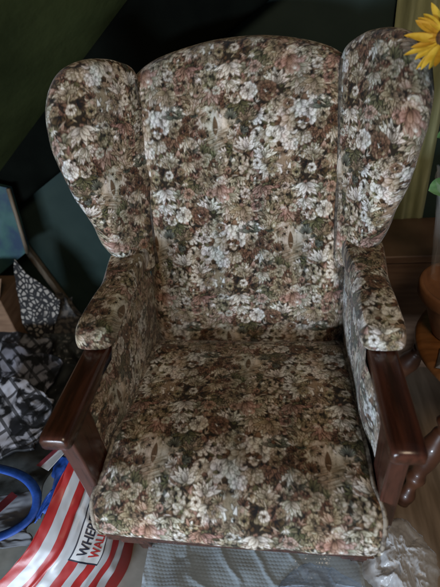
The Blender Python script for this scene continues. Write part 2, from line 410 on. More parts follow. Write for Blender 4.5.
def pillow(name, outline, o, eu, ev, n, T, Tb, er, uvo, parent, nr=110, nb=24, wr=.003, seed=0, crown=.0, m=None, uvrot=0., bend=None):
    """puffed slab: outline (K,2) in the plane (o, eu, ev), front thickness T along n, back Tb, edge radius er"""
    o, eu, ev, n = [np.array(a, float) for a in (o, eu, ev, n)]
    c = outline.mean(axis=0); D = outline-c; Rm = np.linalg.norm(D, axis=1)
    def ring(rho, T, sgn):
        q = c+D*rho
        dist = np.maximum(0, (1-rho)*Rm)
        e = np.clip(dist/er, 0, 1); h = T*np.sqrt(np.clip(1-(1-e)**2.2, 0, 1))
        h = h+crown*(1-rho**2)*(1 if sgn > 0 else 0)
        return q, h
    rows = []; hs = []
    edge = 1-(np.linspace(0, 1, 40)**1.6)*(er/Rm.mean())*1.1      # dense rings at the rounded edge
    fr = np.r_[np.linspace(0.004, edge[-1], nr, endpoint=False), edge[::-1]]
    arc = []
    for rho in fr:
        q, h = ring(rho, T, 1); rows.append(q); hs.append(h)
    nfront = len(fr)
    for rho in np.r_[edge[:-1:2][1:], np.linspace(edge[-1], .004, nb)]:
        q, h = ring(rho, Tb, -1); rows.append(q); hs.append(-h)
    Q = np.array(rows); H = np.array(hs)                            # (R, K, 2), (R, K)
    w = wr*(fbm(Q[...,0]*9+seed, Q[...,1]*9, H*6, seed, 3)+.35*fbm(Q[...,0]*30, Q[...,1]*22+seed, 0, seed+9, 2))
    H2 = H+np.where(np.arange(len(H))[:, None] < nfront, w, -w)*np.clip(np.abs(H)/(.3*T), 0, 1)
    if bend is not None: H2 = H2+bend(Q[...,0], Q[...,1])
    P = o+Q[...,0:1]*eu+Q[...,1:2]*ev+H2[...,None]*n
    # cloth coordinates: radial arc length over the puffed surface
    dr = np.linalg.norm(np.diff(P, axis=0), axis=-1); arc_s = np.vstack([np.linalg.norm(Q[0]-c, axis=-1)[None], np.cumsum(dr, axis=0)+np.linalg.norm(Q[0]-c, axis=-1)])
    U = c+(D/Rm[:, None])[None]*arc_s[..., None]
    cr, sr = math.cos(uvrot), math.sin(uvrot)
    UV = np.stack([U[...,0]*cr-U[...,1]*sr+uvo[0], U[...,0]*sr+U[...,1]*cr+uvo[1]], -1)
    return gridmesh(name, P, UV, m or M['tapestry'], parent, wrap_u=True)

# ------------------------------------------------------------------ the armchair
chair = empty('wingback_armchair', (0, .3, 0), 'winged fireside armchair in floral tapestry fabric with glossy mahogany arms', 'armchair')

# seat cushion: profile from the rear over the top and down the rounded front
prof = np.array([(.60,.355), (.545,.383), (.50,.405), (.40,.426), (.28,.441), (.18,.449), (.12,.449), (.075,.443), (.035,.429), (.005,.407), (-.010,.383), (-.014,.365), (-.008,.350), (.004,.341)])
def crv(P, n):
    out = []; P = np.array(P, float); Q = np.vstack([2*P[0]-P[1], P, 2*P[-1]-P[-2]])
    for i in range(1, len(Q)-2):
        a, b, c, d = Q[i-1], Q[i], Q[i+1], Q[i+2]
        for t in np.linspace(0, 1, 24, endpoint=False):
            out.append(.5*((2*b)+(-a+c)*t+(2*a-5*b+4*c-d)*t*t+(-a+3*b-3*c+d)*t**3))
    out.append(Q[-2]); return resample(np.array(out), n)
nS, nX = 460, 390
pr = crv(prof, nS); sl = np.r_[0, np.cumsum(np.linalg.norm(np.diff(pr, axis=0), axis=1))]
def seat_hw(y, z):
    h = np.interp(y, [-.02, .02, .045, .08, .30, .60], [.281, .284, .281, .269, .266, .258])
    return h-.014*np.clip((.375-z)/.04, 0, 1)**1.5*(y < .03)-.005*np.clip((.03-y)/.045, 0, 1)**2
tn = np.gradient(pr, axis=0); tn /= np.linalg.norm(tn, axis=1)[:, None]; nrm = np.stack([tn[:,1]*-1*-1, -tn[:,0]], 1)
nrm = np.stack([-tn[:,1]*-1, tn[:,0]*-1], 1)
xs = np.linspace(-1, 1, nX)
HW = seat_hw(pr[:,0], pr[:,1])
X = HW[:, None]*xs[None, :]
Yb = pr[:,0][:, None]+0*X; Zb = pr[:,1][:, None]+0*X
er = np.clip((1-np.abs(xs))*HW.mean()/.020, 0, 1); fall = -.010*(1-np.sqrt(np.clip(1-(1-er)**2, 0, 1)))
pile = .0070*fbm(X*5+3, Yb*6, Zb*5, 21, 3)+.0012*fbm(X*24, Yb*24, Zb*24, 5, 2)+.012*(1-xs[None,:]**2)*np.exp(-((Yb-.30)/.2)**2)*.4
pile += .0022*np.sin((Yb*1.0+X*.25)*95)*np.exp(-((np.abs(X)-.24)/.03)**2)
d = fall[None, :]+pile
d *= np.clip((np.arange(nS)/25.), 0, 1)[:, None]
Pn = np.stack([X, Yb+nrm[:,0][:, None]*d, Zb+nrm[:,1][:, None]*d], -1)
UV = np.stack([X+.085, (-sl)[:, None]+0*X+.387], -1)
SEATP = Pn
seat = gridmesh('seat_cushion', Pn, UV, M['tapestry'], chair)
# boxing bands at both sides of the cushion and the piping along the edge seams
for sgn, col in ((-1, 0), (1, -1)):
    E_ = Pn[:, col]; nb = 60
    t = np.linspace(0, 1, nb)[None, :, None]
    low = E_.copy(); low[:, 2] = np.minimum(.335, E_[:, 2]); low[:, 1] = E_[:, 1]*1.0; low[:,0] *= .985
    B = E_[:, None, :]*(1-t)+low[:, None, :]*t
    B[..., 0] += sgn*.010*np.sin(PI*t[..., 0])
    UVb = np.stack([np.abs(B[...,2])+.2, B[...,1]+.1], -1)
    gridmesh('cushion_side', B, UVb, M['tapestry'], chair)
    pts = resample(E_[6:nS-8], 150); V, Fc = tube(pts+np.array([sgn*.003, 0, .0025]), .0052, 8)
    pobj('piping', V, Fc, M['cord'], seat, True)
pobj('cushion_base', *box(-.262, .262, .012, .585, .334, .352), M['lining'], chair)

# backrest
bt = np.array([0, .774-.535, 1.056-.37]); blen = np.linalg.norm(bt); ev = bt/blen; bn = np.array([0, -ev[2], ev[1]])
K = 900
hwb, hwt = .274, .276
pts = [(-hwb, -.02), (-hwb-.004, .25), (-hwt, .55), (-hwt, blen-.05), (-hwt+.012, blen-.012), (-.20, blen+.022), (-.10, blen+.046), (0, blen+.054), (.10, blen+.046), (.20, blen+.022), (hwt-.012, blen-.012), (hwt, blen-.05), (hwt, .55), (hwb+.004, .25), (hwb, -.02), (.12, -.03), (-.12, -.03)]
ol = smooth_loop(pts, K)
def bbend(u, v):
    return .022*np.sin(np.clip(v/blen, 0, 1)*PI)*1.0+.014*np.exp(-((v-.17)/.12)**2)*(1-(u/.3)**2)-.02*np.clip((np.abs(u)-.21)/.07, 0, 1)**2
back = pillow('backrest', ol, (0, .535+.045, .37+.010), (1,0,0), ev, bn, .048, .06, .05, (.15, -.395), chair, nr=190, wr=.0055, seed=4, crown=.012, bend=bbend)
# wings
WO = [(-.010,-.004), (.045,-.010), (.088,.028), (.134,.092), (.165,.165), (.205,.245), (.232,.325), (.245,.395), (.243,.455), (.225,.500), (.19,.528), (.14,.536), (.08,.528), (.03,.512), (-.008,.488), (-.02,.43), (-.02,.20)]

for s in (-1, 1):
    WOL = smooth_loop([(u_w*(.965 if s < 0 else .90), v_w) for u_w, v_w in WO], 760)
    a = np.array([s*.27,.774,1.056]); b = np.array([s*.262,.61,.62]); e = np.array([s*.12,-.2,0]); e /= np.linalg.norm(e)
    up = a-b; up /= np.linalg.norm(up)
    n = np.cross(e, up)*s*-1.0; n /= np.linalg.norm(n)
    if n[0]*s > 0: n = -n                      # faces the sitter
    bw = lambda u, v: -.018*np.clip(u/.24, 0, 1)**2
    w = pillow('wing', WOL, b, e, up, n, .030, .036, .034, ((.33, -.06) if s < 0 else (.09, -.05)), chair, nr=110, wr=.0045, seed=31+s, crown=.008, bend=bw)
    # dark seam cord between wing and backrest
    seam = [b+up*t+n*.030+e*.004 for t in np.linspace(.0, .462, 40)]
    V, Fc = tube(seam, .0052, 8); pobj('piping', V, Fc, M['dark_cord'], w, True)
# arm pads
AI, AO, AZ = .272, .330, .627
for s in (-1, 1):
    x0, x1 = s*(AI-.014), s*(AO+.014)
    lo = .248; L_ = .36; hwid = abs(x1-x0)/2
    r = .024
    P4 = [(-hwid, L_), (-hwid, .20), (-hwid, .07), (-hwid+.001, .022), (-hwid+.012, .003), (-.010, -.001), (.010, -.001), (hwid-.012, .003), (hwid-.001, .022), (hwid, .07), (hwid, .20), (hwid, L_)]
    ol = smooth_loop(P4, 520)
    evp = np.array([0, 1, .045]); evp /= np.linalg.norm(evp); nn = np.array([0, -evp[2], evp[1]])
    pillow('arm_pad', ol, ((x0+x1)/2, lo, AZ+.006), (1,0,0), evp, nn, .036, .007, .028, ((.05 if s < 0 else .22), .09), chair, nr=60, nb=10, wr=.0018, seed=77+s, crown=.004)
# inner side panels, from the arm down beside the cushion, rear to front
for s in (-1, 1):
    ny, nz = 330, 180
    yv = np.linspace(.60, .125, ny)[:, None]; zv = np.linspace(0, 1, nz)[None, :]
    ztop = np.interp(yv, [.12, .25, .30, .6], [.592, .600, .640, .665]); Z = .33+(ztop-.33)*zv
    bul = .013*np.sin(PI*np.clip((Z-.36)/.29, 0, 1))
    X = s*(np.interp(yv, [.16, .25, .6], [.288, .2715, .2695])-bul*np.interp(yv, [.2, .3], [1, .35]))+s*.0025*fbm(yv*9+0*Z, Z*9, 0, 60+s, 3)+s*.006*np.clip((.20-yv)/.07, 0, 1)
    P = np.stack([X, yv+0*Z, Z], -1)
    UVp = np.stack([yv+0*Z+.13*s, Z+.25], -1)
    gridmesh('side_panel', P, UVp, M['tapestry'], chair)
    # outer side panel, closes the side below the arm
    gridmesh('outer_panel', np.stack([s*(.326+0*Z), yv+0*Z, np.minimum(Z, .595)], -1)[::3, ::3], UVp[::3, ::3], M['tapestry'], chair)
# wooden arms : section swept back, bullnose tip
for s in (-1, 1):
    ys = np.array([.028, .030, .036, .05, .10, .20, .30, .45, .60]); V = []; Fc = []
    th = .036
    for k, y in enumerate(ys):
        sh = [.006, .003, .001, 0, 0, 0, 0, 0, 0][k]
        wi = np.interp(y, [.03, .15, .6], [.0, .001, .004])
        xa, xb = AI+sh, AO-wi-sh
        sec = [(xa+.004, AZ-th+sh), (xb-.004, AZ-th+sh), (xb, AZ-th+.004+sh), (xb, AZ-.012), (xb-.003, AZ-.004-sh), (xb-.010, AZ-sh), (xa+.008, AZ-sh), (xa+.002, AZ-.003-sh), (xa, AZ-.009), (xa, AZ-th+.004+sh)]
        for q in sec: V.append((s*q[0], y, q[1]))
    n = 10
    for k in range(len(ys)-1):
        for i in range(n): Fc.append((k*n+i, k*n+(i+1) % n, (k+1)*n+(i+1) % n, (k+1)*n+i))
    Fc += [tuple(range(n))[::-1], tuple((len(ys)-1)*n+i for i in range(n))]
    o = pobj('armrest', V, Fc, M['mahogany'], chair, True)
    # front post running down to the floor as the front leg
    xi, xo = .279, .313
    V = []; Fc = []
    lv = [(0, .112, .150), (.10, .100, .146), (.26, .070, .130), (.34, .054, .126), (.50, .052, .130), (.592, .048, .134)]
    for z, ya, yb in lv:
        for (x, y) in ((xi, ya), (xo, ya), (xo, yb), (xi, yb)): V.append((s*(x-.02*max(0, .3-z)/.3), y, z))
    for k in range(len(lv)-1):
        for i in range(4): Fc.append((k*4+i, k*4+(i+1) % 4, (k+1)*4+(i+1) % 4, (k+1)*4+i))
    Fc += [(3,2,1,0), tuple((len(lv)-1)*4+i for i in range(4))]
    bevel(pobj('leg', V, Fc, M['mahogany_post'], chair), .004)
    # short block foot under the front rail
    V, Fc = merge(box(min(s*.218, s*.276), max(s*.218, s*.276), .035, .085, .215, .300))
    bevel(pobj('corner_block', V, Fc, M['mahogany_post'], chair), .006)
    # rear leg
    V = [(s*x, y, z) for z, x0_, x1_, y0_, y1_ in ((0,.24,.275,.66,.70), (.34,.24,.28,.57,.62)) for (x, y) in ((x0_,y0_), (x1_,y0_), (x1_,y1_), (x0_,y1_))]
    bevel(pobj('leg', V, [(3,2,1,0), (4,5,6,7)]+[(i, (i+1) % 4, 4+(i+1) % 4, 4+i) for i in range(4)], M['mahogany_post'], chair), .004)
bevel(pobj('front_rail', *box(-.277, .277, .006, .046, .298, .337), M['mahogany'], chair), .004)
for s in (-1, 1):
    bevel(pobj('side_rail', *box(min(s*.262, s*.277), max(s*.262, s*.277), .125, .60, .27, .3335), M['mahogany'], chair), .003)
bevel(pobj('rear_rail', *box(-.24, .24, .60, .63, .27, .36), M['mahogany'], chair), .003)

# ------------------------------------------------------------------ setting
M['floor'] = noisemat('floor_boards', (.18,.13,.085), (.31,.23,.16), 5, .5, stretch=(8,1,1), bump=.1)
def sheet(name, quad, m, kind='structure'):
    o = pobj(name, quad, [(0,1,2,3)], m); o['kind'] = kind; return o
sheet('floor', [(-3,-4,0), (3,-4,0), (3,1.2,0), (-3,1.2,0)], M['floor'])
M['wall'] = noisemat('wall_paint', (.020,.036,.032), (.030,.049,.043), 6, .55, bump=.1, bscale=60, Specular_IOR_Level=.12)
pobj('wall', *box(-3, 3, 1.06, 1.16, -.01, 2.6), M['wall'])['kind'] = 'structure'
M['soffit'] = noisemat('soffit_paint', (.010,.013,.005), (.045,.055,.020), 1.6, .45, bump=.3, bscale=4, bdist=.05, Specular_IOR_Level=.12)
sz = lambda x, y: 1.205+.775*(x+.252)-.42*(y-1.05)
q = [(-2.2, 1.06), (.5, 1.06), (.5, .10), (-2.2, .10)]
V = [(x, y, sz(x, y)) for x, y in q]+[(x, y, sz(x, y)+.04) for x, y in q]
pobj('stair_soffit', V, [(0,1,2,3), (7,6,5,4), (0,4,5,1), (1,5,6,2), (2,6,7,3), (3,7,4,0)], M['soffit'])['kind'] = 'structure'

# near-black board added as the diagonal band of shade below the soffit
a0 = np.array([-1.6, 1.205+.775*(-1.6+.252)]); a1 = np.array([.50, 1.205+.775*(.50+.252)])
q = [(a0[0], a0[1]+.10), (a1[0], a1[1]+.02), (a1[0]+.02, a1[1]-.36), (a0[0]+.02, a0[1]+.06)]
M['shade_black'] = noisemat('shade_band_black', (.002,.0025,.002), (.004,.005,.004), 8, .95, Specular_IOR_Level=.02)
o = pobj('soffit_shade_band', [(x, .955, z) for x, z in q]+[(x, 1.057, z) for x, z in q], [(3,2,1,0), (4,5,6,7), (0,1,5,4), (1,2,6,5), (2,3,7,6), (3,0,4,7)], M['shade_black'])
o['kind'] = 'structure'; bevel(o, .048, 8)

# pale batten upright against the wall
M['pine'] = noisemat('aged_pine', (.11,.085,.06), (.19,.15,.105), 30, .6, stretch=(6,6,.5))
BA, BB = (-.962, .50), (-.817, .004)
bx = [(BA[0]-.011, BA[1]), (BA[0]+.011, BA[1]+.01), (BB[0]+.011, BB[1]+.004), (BB[0]-.011, BB[1]-.006)]
o = pobj('wooden_batten', [(x, 1.030, z) for x, z in bx]+[(x, 1.055, z) for x, z in bx], [(3,2,1,0), (4,5,6,7), (0,1,5,4), (1,2,6,5), (2,3,7,6), (3,0,4,7)], M['pine'])
tag(o, 'thin pale wooden batten leaning upright against the dark green wall', 'batten')
bevel(o, .003)

# yellow green curtain strip at the right of the wall
M['curtain'] = noisemat('curtain_cloth', (.30,.32,.17), (.42,.44,.25), 10, .8, stretch=(10,1,1), bump=.2)
nx, nz = 60, 30
u = np.linspace(0, 1, nx)[None, :]; v = np.linspace(0, 1, nz)[:, None]
P = np.stack([.415+.165*u+0*v, 1.035+.012*np.sin(u*19+v)+0*v, .44+.95*v+0*u], -1)
o = gridmesh('curtain', P, None, M['curtain'])
tag(o, 'narrow yellow green curtain hanging behind the right wing and sunflower', 'curtain')
M['chest'] = noisemat('chest_wood', (.11,.062,.038), (.18,.11,.07), 8, .45, stretch=(1,1,8), bump=.1)
ch = empty('wooden_chest', (.72, .9, 0), 'plain brown wooden chest standing behind the right arm of the chair', 'chest')
bevel(pobj('body', *box(.40, 1.05, .80, 1.02, 0, .47), M['chest'], ch), .006)
bevel(pobj('lid', *box(.39, 1.06, .785, 1.03, .473, .50), M['chest'], ch), .006)

# ------------------------------------------------------------------ right side: table, pot, flowers
M['orange_wood'] = noisemat('orange_wood', (.15,.058,.018), (.27,.11,.035), 9, .35, stretch=(1,7,1), bump=.08, Coat_Weight=.3)
M['turned'] = noisemat('turned_wood', (.055,.020,.010), (.11,.042,.02), 12, .42, bump=.08, Coat_Weight=.3)
tb = empty('side_table', (.67, .50, 0), 'small round orange wooden table with turned legs beside the chair', 'table')
pobj('tabletop', *lathe([(.20,.0), (.225,.004), (.235,.014), (.232,.024), (.222,.030), (.0,.031)], (.685,.49,.385), 64), M['orange_wood'], tb, True)
for (tx_, ty_, fx_, fy_) in ((.55,.385,.425,.285), (.82,.385,.93,.285), (.55,.60,.44,.69), (.82,.60,.93,.69)):
    pf = [(.018,0), (.024,.03), (.015,.06), (.026,.09), (.019,.11), (.028,.15), (.032,.19), (.021,.24), (.015,.25), (.027,.27), (.015,.29), (.023,.33), (.025,.384)]
    pth = []; rr_ = []
    for (r0, z0), (r1, z1) in zip(pf[:-1], pf[1:]):
        for t in (0, .25, .5, .75):
            z = z0+(z1-z0)*t; e_ = t*t*(3-2*t); pth.append((fx_+(tx_-fx_)*z/.384, fy_+(ty_-fy_)*z/.384, z)); rr_.append(r0+(r1-r0)*e_)
    pth.append((tx_, ty_, .384)); rr_.append(.025)
    pobj('leg', *tube(pth, rr_, 20), M['turned'], tb, True)
# terracotta pot
M['terracotta'] = noisemat('terracotta', (.17,.07,.028), (.28,.12,.05), 14, .6, bump=.2)
pot = empty('flower_pot', (.552, .535, .4165), 'orange terracotta flower pot standing on the round table', 'flower pot')
pobj('pot_body', *lathe([(.048,0), (.056,.004), (.090,.105), (.095,.12), (.106,.122), (.110,.128), (.110,.155), (.106,.160), (.098,.158), (.090,.13), (.0,.128)], (.552,.535,.417), 56), M['terracotta'], pot, True)
M['cloth'] = noisemat('grey_cloth', (.11,.10,.095), (.18,.17,.165), 30, .9)
# folded grey cloth on the table edge
nx, ny = 40, 40
u = np.linspace(-1, 1, nx)[None, :]; v = np.linspace(-1, 1, ny)[:, None]
h = .004+.012*np.clip(1-np.maximum(np.abs(u), np.abs(v))**6, 0, 1)+.002*fbm(u*2+3, v*2, 0, 3)
cxx = .535+.05*u+.015*v; cyy = .425+.035*v-.012*u
o = gridmesh('folded_cloth', np.stack([cxx+0*h, cyy+0*h, .417+h], -1), None, M['cloth'])
tag(o, 'small folded grey cloth on the round table in front of the pot', 'cloth')
# clear plastic sleeve in the pot
M['clear'], nt, b_ = mat('clear_plastic', (.75,.72,.68), .12); b_.inputs['Alpha'].default_value = .16
K2 = 60; rows = []
for z, r in ((.575,.066), (.62,.070), (.68,.076), (.74,.082), (.80,.092), (.845,.104)):
    rows.append([( .545+(r+.006*math.sin(9*2*PI*k/K2+z*20))*math.cos(2*PI*k/K2), .565+(r+.006*math.sin(9*2*PI*k/K2+z*20))*math.sin(2*PI*k/K2), z+.012*math.sin(5*2*PI*k/K2)*(z > .8)) for k in range(K2)])
P = np.array(rows); o = gridmesh('plastic_sleeve', P, None, M['clear'], None, wrap_u=True)
tag(o, 'clear plastic flower sleeve standing in the terracotta pot', 'plastic sleeve')
M['stem'] = noisemat('stem_green', (.05,.09,.03), (.09,.14,.05), 40, .6)
M['leaf'] = noisemat('leaf_green', (.07,.19,.075), (.16,.33,.14), 25, .5, stretch=(1,1,3))
M['petal'] = noisemat('yellow_petal', (.52,.31,.018), (.66,.45,.045), 60, .55, bump=.1)
M['petal_deep'] = noisemat('golden_petal', (.42,.20,.01), (.58,.33,.02), 60, .55, bump=.1)
M['seedhead'] = noisemat('seedhead', (.035,.018,.008), (.16,.07,.02), 220, .9, bump=.8, bscale=400)
def petal_mesh(c, d, n, L, w, curl, seg=8):
    c, d, n = Vector(c), Vector(d).normalized(), Vector(n).normalized(); sd = d.cross(n).normalized(); V = []; Fc = []
    for i in range(seg+1):
        t = i/seg; hw = w*(math.sin(PI*min(1, t*.93+.07))**.7)*(1 if t < .98 else .3)
        p = c+d*(L*t)+n*(curl*L*t*t)
        for k in (-1, -.5, 0, .5, 1): V.append(p+sd*(hw*k)+n*(.25*hw*abs(k)))
    for i in range(seg):
        for k in range(4): Fc.append((i*5+k, i*5+k+1, (i+1)*5+k+1, (i+1)*5+k))
    return V, Fc
def leaf(name, c, d, n, L, w, parent, curl=-.2):
    return pobj(name, *petal_mesh(c, d, n, L, w, curl), M['leaf'], parent, True)
fc = Vector((.392, .505, 1.122)); fn = Vector((-.30, -.62, .62)).normalized()
sf = empty('sunflower', (.53, .56, .57), 'bright yellow artificial sunflower overlapping the top of the right wing', 'sunflower')
t1 = fn.cross(Vector((0,0,1))).normalized(); t2 = fn.cross(t1)
for k in range(34):
    A = 2*PI*k/34*1.0+random.uniform(-.08,.08); ly = k % 2
    dd = t1*math.cos(A)+t2*math.sin(A)
    pobj('petal', *petal_mesh(fc+dd*.014-fn*.003*ly, dd+fn*random.uniform(-.05,.35), fn, random.uniform(.044,.062), random.uniform(.0055,.0085), random.uniform(-.25,.25)), M['petal' if random.random() < .6 else 'petal_deep'], sf, True)
V, Fc = [], []
for i in range(9):
    for k in range(24):
        r = .019*math.sin(PI/2*i/8)+.0002; V.append(fc+(t1*math.cos(2*PI*k/24)+t2*math.sin(2*PI*k/24))*r+fn*(.008*math.cos(PI/2*i/8)))
for i in range(8):
    for k in range(24): Fc.append((i*24+k, i*24+(k+1) % 24, (i+1)*24+(k+1) % 24, (i+1)*24+k))
pobj('seed_head', V, Fc, M['seedhead'], sf, True)
def bez(pts, n=24):
    out = crv3(pts, n); return out
def crv3(P, n):
    P = np.array(P, float); Q = np.vstack([2*P[0]-P[1], P, 2*P[-1]-P[-2]]); out = []
    for i in range(1, len(Q)-2):
        a, b, c, d = Q[i-1], Q[i], Q[i+1], Q[i+2]
        for t in np.linspace(0, 1, 16, endpoint=False):
            out.append(.5*((2*b)+(-a+c)*t+(2*a-5*b+4*c-d)*t*t+(-a+3*b-3*c+d)*t**3))
    out.append(Q[-2]); return resample(np.array(out), n)
pobj('stem', *tube(crv3([(.53,.56,.57), (.50,.575,.75), (.465,.57,.92), (.435,.555,1.04), (.41,.525,1.10), tuple(fc-fn*.004)], 40), .0035, 8), M['stem'], sf, True)
leaf('leaf', (.487,.574,.81), (-.75,-.35,.25), (-.1,-.55,.8), .075, .026, sf)
leaf('leaf', (.455,.566,.955), (.5,-.5,.1), (0,-.5,.8), .07, .018, sf)
leaf('leaf', (.44,.556,1.02), (-.3,-.6,-.5), (-.3,-.6,.7), .05, .016, sf)
M['berry'] = noisemat('berry_pink', (.36,.13,.085), (.55,.26,.18), 60, .4)
M['bloom'] = noisemat('dried_bloom', (.30,.24,.18), (.46,.40,.32), 90, .8)
def ico(c, r, n=12, m=8):
    V = []; Fc = []
    for i in range(m+1):
        for k in range(n): V.append((c[0]+r*math.sin(PI*i/m)*math.cos(2*PI*k/n), c[1]+r*math.sin(PI*i/m)*math.sin(2*PI*k/n), c[2]+r*math.cos(PI*i/m)))
    for i in range(m):
        for k in range(n): Fc.append((i*n+k, (i+1)*n+k, (i+1)*n+(k+1) % n, i*n+(k+1) % n))
    return V, Fc
for j, (tx, ty, tz, lab) in enumerate(((.500,.53,.80,'leftmost spray of dried pink berries inside the clear sleeve'), (.545,.52,.86,'tallest spray of dried pink berries in the pot, rising above the sleeve'))):
    sp = empty('berry_spray', (.55, .56, .57), lab, 'berry spray', 'dried berry sprays in the pot')
    st = crv3([(.55,.56,.57), ((.55+tx)/2, .56, .68), (tx, ty, tz)], 20)
    pobj('stem', *tube(st, .0022, 6), M['stem'], sp, True)
    for k in range(14):
        f = .3+.7*random.random(); p = st[int(f*19)]
        c = p+np.array([random.uniform(-.022,.022), random.uniform(-.022,.022), random.uniform(-.01,.02)])
        if k % 3: pobj('berry', *ico(c, random.uniform(.005,.009)), M['berry' if k % 2 else 'bloom'], sp, True)
        else: pobj('berry', *ico(c, random.uniform(.004,.006)), M['bloom'], sp, True)
gl = empty('leafy_stem', (.56, .57, .57), 'pale green leafy stem standing in the pot behind the sunflower stalk', 'leafy stem')
st = crv3([(.56,.57,.57), (.52,.59,.75), (.475,.60,.93), (.45,.60,1.08)], 30)
pobj('stem', *tube(st, .0025, 6), M['stem'], gl, True)
for k in range(7):
    p = st[8+k*3]; A = k*2.4
    leaf('leaf', p, (math.cos(A), math.sin(A)-.3, .3), (0,-.4,.9), .055, .017, gl)

# ------------------------------------------------------------------ left side clutter
M['canvas'] = noisemat('painted_canvas', (.012,.035,.075), (.06,.12,.15), 9, .6, contrast=(.35,.7), detail=8)
nt = M['canvas'].node_tree
cr = [n for n in nt.nodes if n.type == 'VALTORGB'][0]
e = cr.color_ramp.elements.new(.5); e.color = (.03,.09,.085,1)
pt = empty('canvas_painting', (-.93, .93, .45), 'blue and green painted canvas propped up by the left wall', 'painting')
qd = [(-1.20,.93,.62), (-1.0,.93,.33), (-.845,.905,.50), (-.83,.905,.735)]
qd = [(-1.01,.90,.385), (-.835,.90,.495), (-.815,.915,.735), (-1.03,.915,.80)]
pobj('canvas', *slab(qd, .018), M['canvas'], pt)
pobj('frame_edge', *tube([(-.833,.893,.492), (-.823,.899,.60), (-.812,.906,.738)], .007, 8), M['pine'], pt, True)
M['card'] = noisemat('cardboard', (.14,.075,.04), (.21,.12,.07), 12, .85, stretch=(1,1,6))
cb = empty('cardboard_box', (-1.0, .85, 0), 'plain brown cardboard box standing below the painted canvas', 'box')
V, Fc = box(-1.25, -.905, .74, .90, 0, .39)
bevel(pobj('carton', V, Fc, M['card'], cb), .004)
pobj('flap', *slab([(-1.25,.735,.39), (-.905,.735,.39), (-.875,.76,.47), (-1.22,.76,.47)], .004), M['card'], cb)
# pebble-print cloth draped over
def pebble():
    m, nt, b = mat('pebble_print', (.1,.1,.1), .9); N, L = nt.nodes, nt.links
    tc = N.new('ShaderNodeTexCoord'); v = N.new('ShaderNodeTexVoronoi'); v.feature = 'DISTANCE_TO_EDGE'; v.inputs['Scale'].default_value = 62
    mp = N.new('ShaderNodeMapping'); mp.inputs['Scale'].default_value = (1,1,.8); L.new(tc.outputs['Object'], mp.inputs[0]); L.new(mp.outputs[0], v.inputs['Vector'])
    cr = N.new('ShaderNodeValToRGB'); cr.color_ramp.elements[0].position = .14; cr.color_ramp.elements[0].color = (.012,.011,.012,1)
    cr.color_ramp.elements[1].position = .22; cr.color_ramp.elements[1].color = (.30,.27,.24,1)
    L.new(v.outputs['Distance'], cr.inputs[0]); L.new(cr.outputs[0], b.inputs['Base Color']); return m
M['pebble'] = pebble()
def cloth(name, quad, m, amp=.008, f=5., seed=1, n=70, th=.0, label=None, cat=None, parent=None, colors=None):
    a, b, c, d = [np.array(p, float) for p in quad]
    u = np.linspace(0, 1, n)[None, :, None]; v = np.linspace(0, 1, n)[:, None, None]
    P = a*(1-u)*(1-v)+b*u*(1-v)+c*u*v+d*(1-u)*v
    nn = np.cross(b-a, d-a); nn /= np.linalg.norm(nn)
    U, V = u[..., 0]+0*v[..., 0], v[..., 0]+0*u[..., 0]
    h = amp*(fbm(U*f, V*f, 0, seed, 4)+.6*(1-np.abs(vnoise(U*f*.7+V*f*.5, V*f*.4, 0, seed+5)))*1.2)
    P = P+nn*h[..., None]
    eu_ = (b-a)/np.linalg.norm(b-a); ev_ = (d-a)/np.linalg.norm(d-a)
    P = P+eu_*(.022*fbm(V*2.2, U*1.2, 0, seed+40, 3))[..., None]+ev_*(.022*fbm(U*2.2, V*1.2, 0, seed+50, 3))[..., None]
    o = gridmesh(name, P, None, m, parent, colors=colors)
    if th:
        s_ = o.modifiers.new('thick', 'SOLIDIFY'); s_.thickness = th; s_.offset = -1
    if label: tag(o, label, cat)
    return o
cloth('printed_scarf', [(-.90,.735,.12), (-.77,.74,.13), (-.735,.80,.33), (-.80,.80,.535)], M['pebble'], .006, 3, 3, th=.004,
      label='black scarf with pale pebble spots hanging beside the cardboard box', cat='scarf')
M['pattern2'] = noisemat('faded_brocade', (.03,.03,.032), (.14,.125,.11), 60, .9, contrast=(.45,.6))
cloth('brocade_cloth', [(-.80,.78,.05), (-.66,.80,.05), (-.70,.88,.30), (-.745,.82,.36)], M['pattern2'], .010, 3, 8, th=.004,
      label='dull grey brown patterned cloth bunched right of the spotted scarf', cat='cloth')
M['sack'] = noisemat('grey_sack', (.028,.030,.030), (.06,.065,.065), 14, .4, bump=.3, bscale=20, bdist=.01)
cloth('plastic_sack', [(-.80,.56,.12), (-.50,.50,.10), (-.56,.76,.22), (-.80,.78,.20)], M['sack'], .035, 4, 13, th=.003,
      label='dark grey crumpled plastic sack against the left side of the chair', cat='sack')
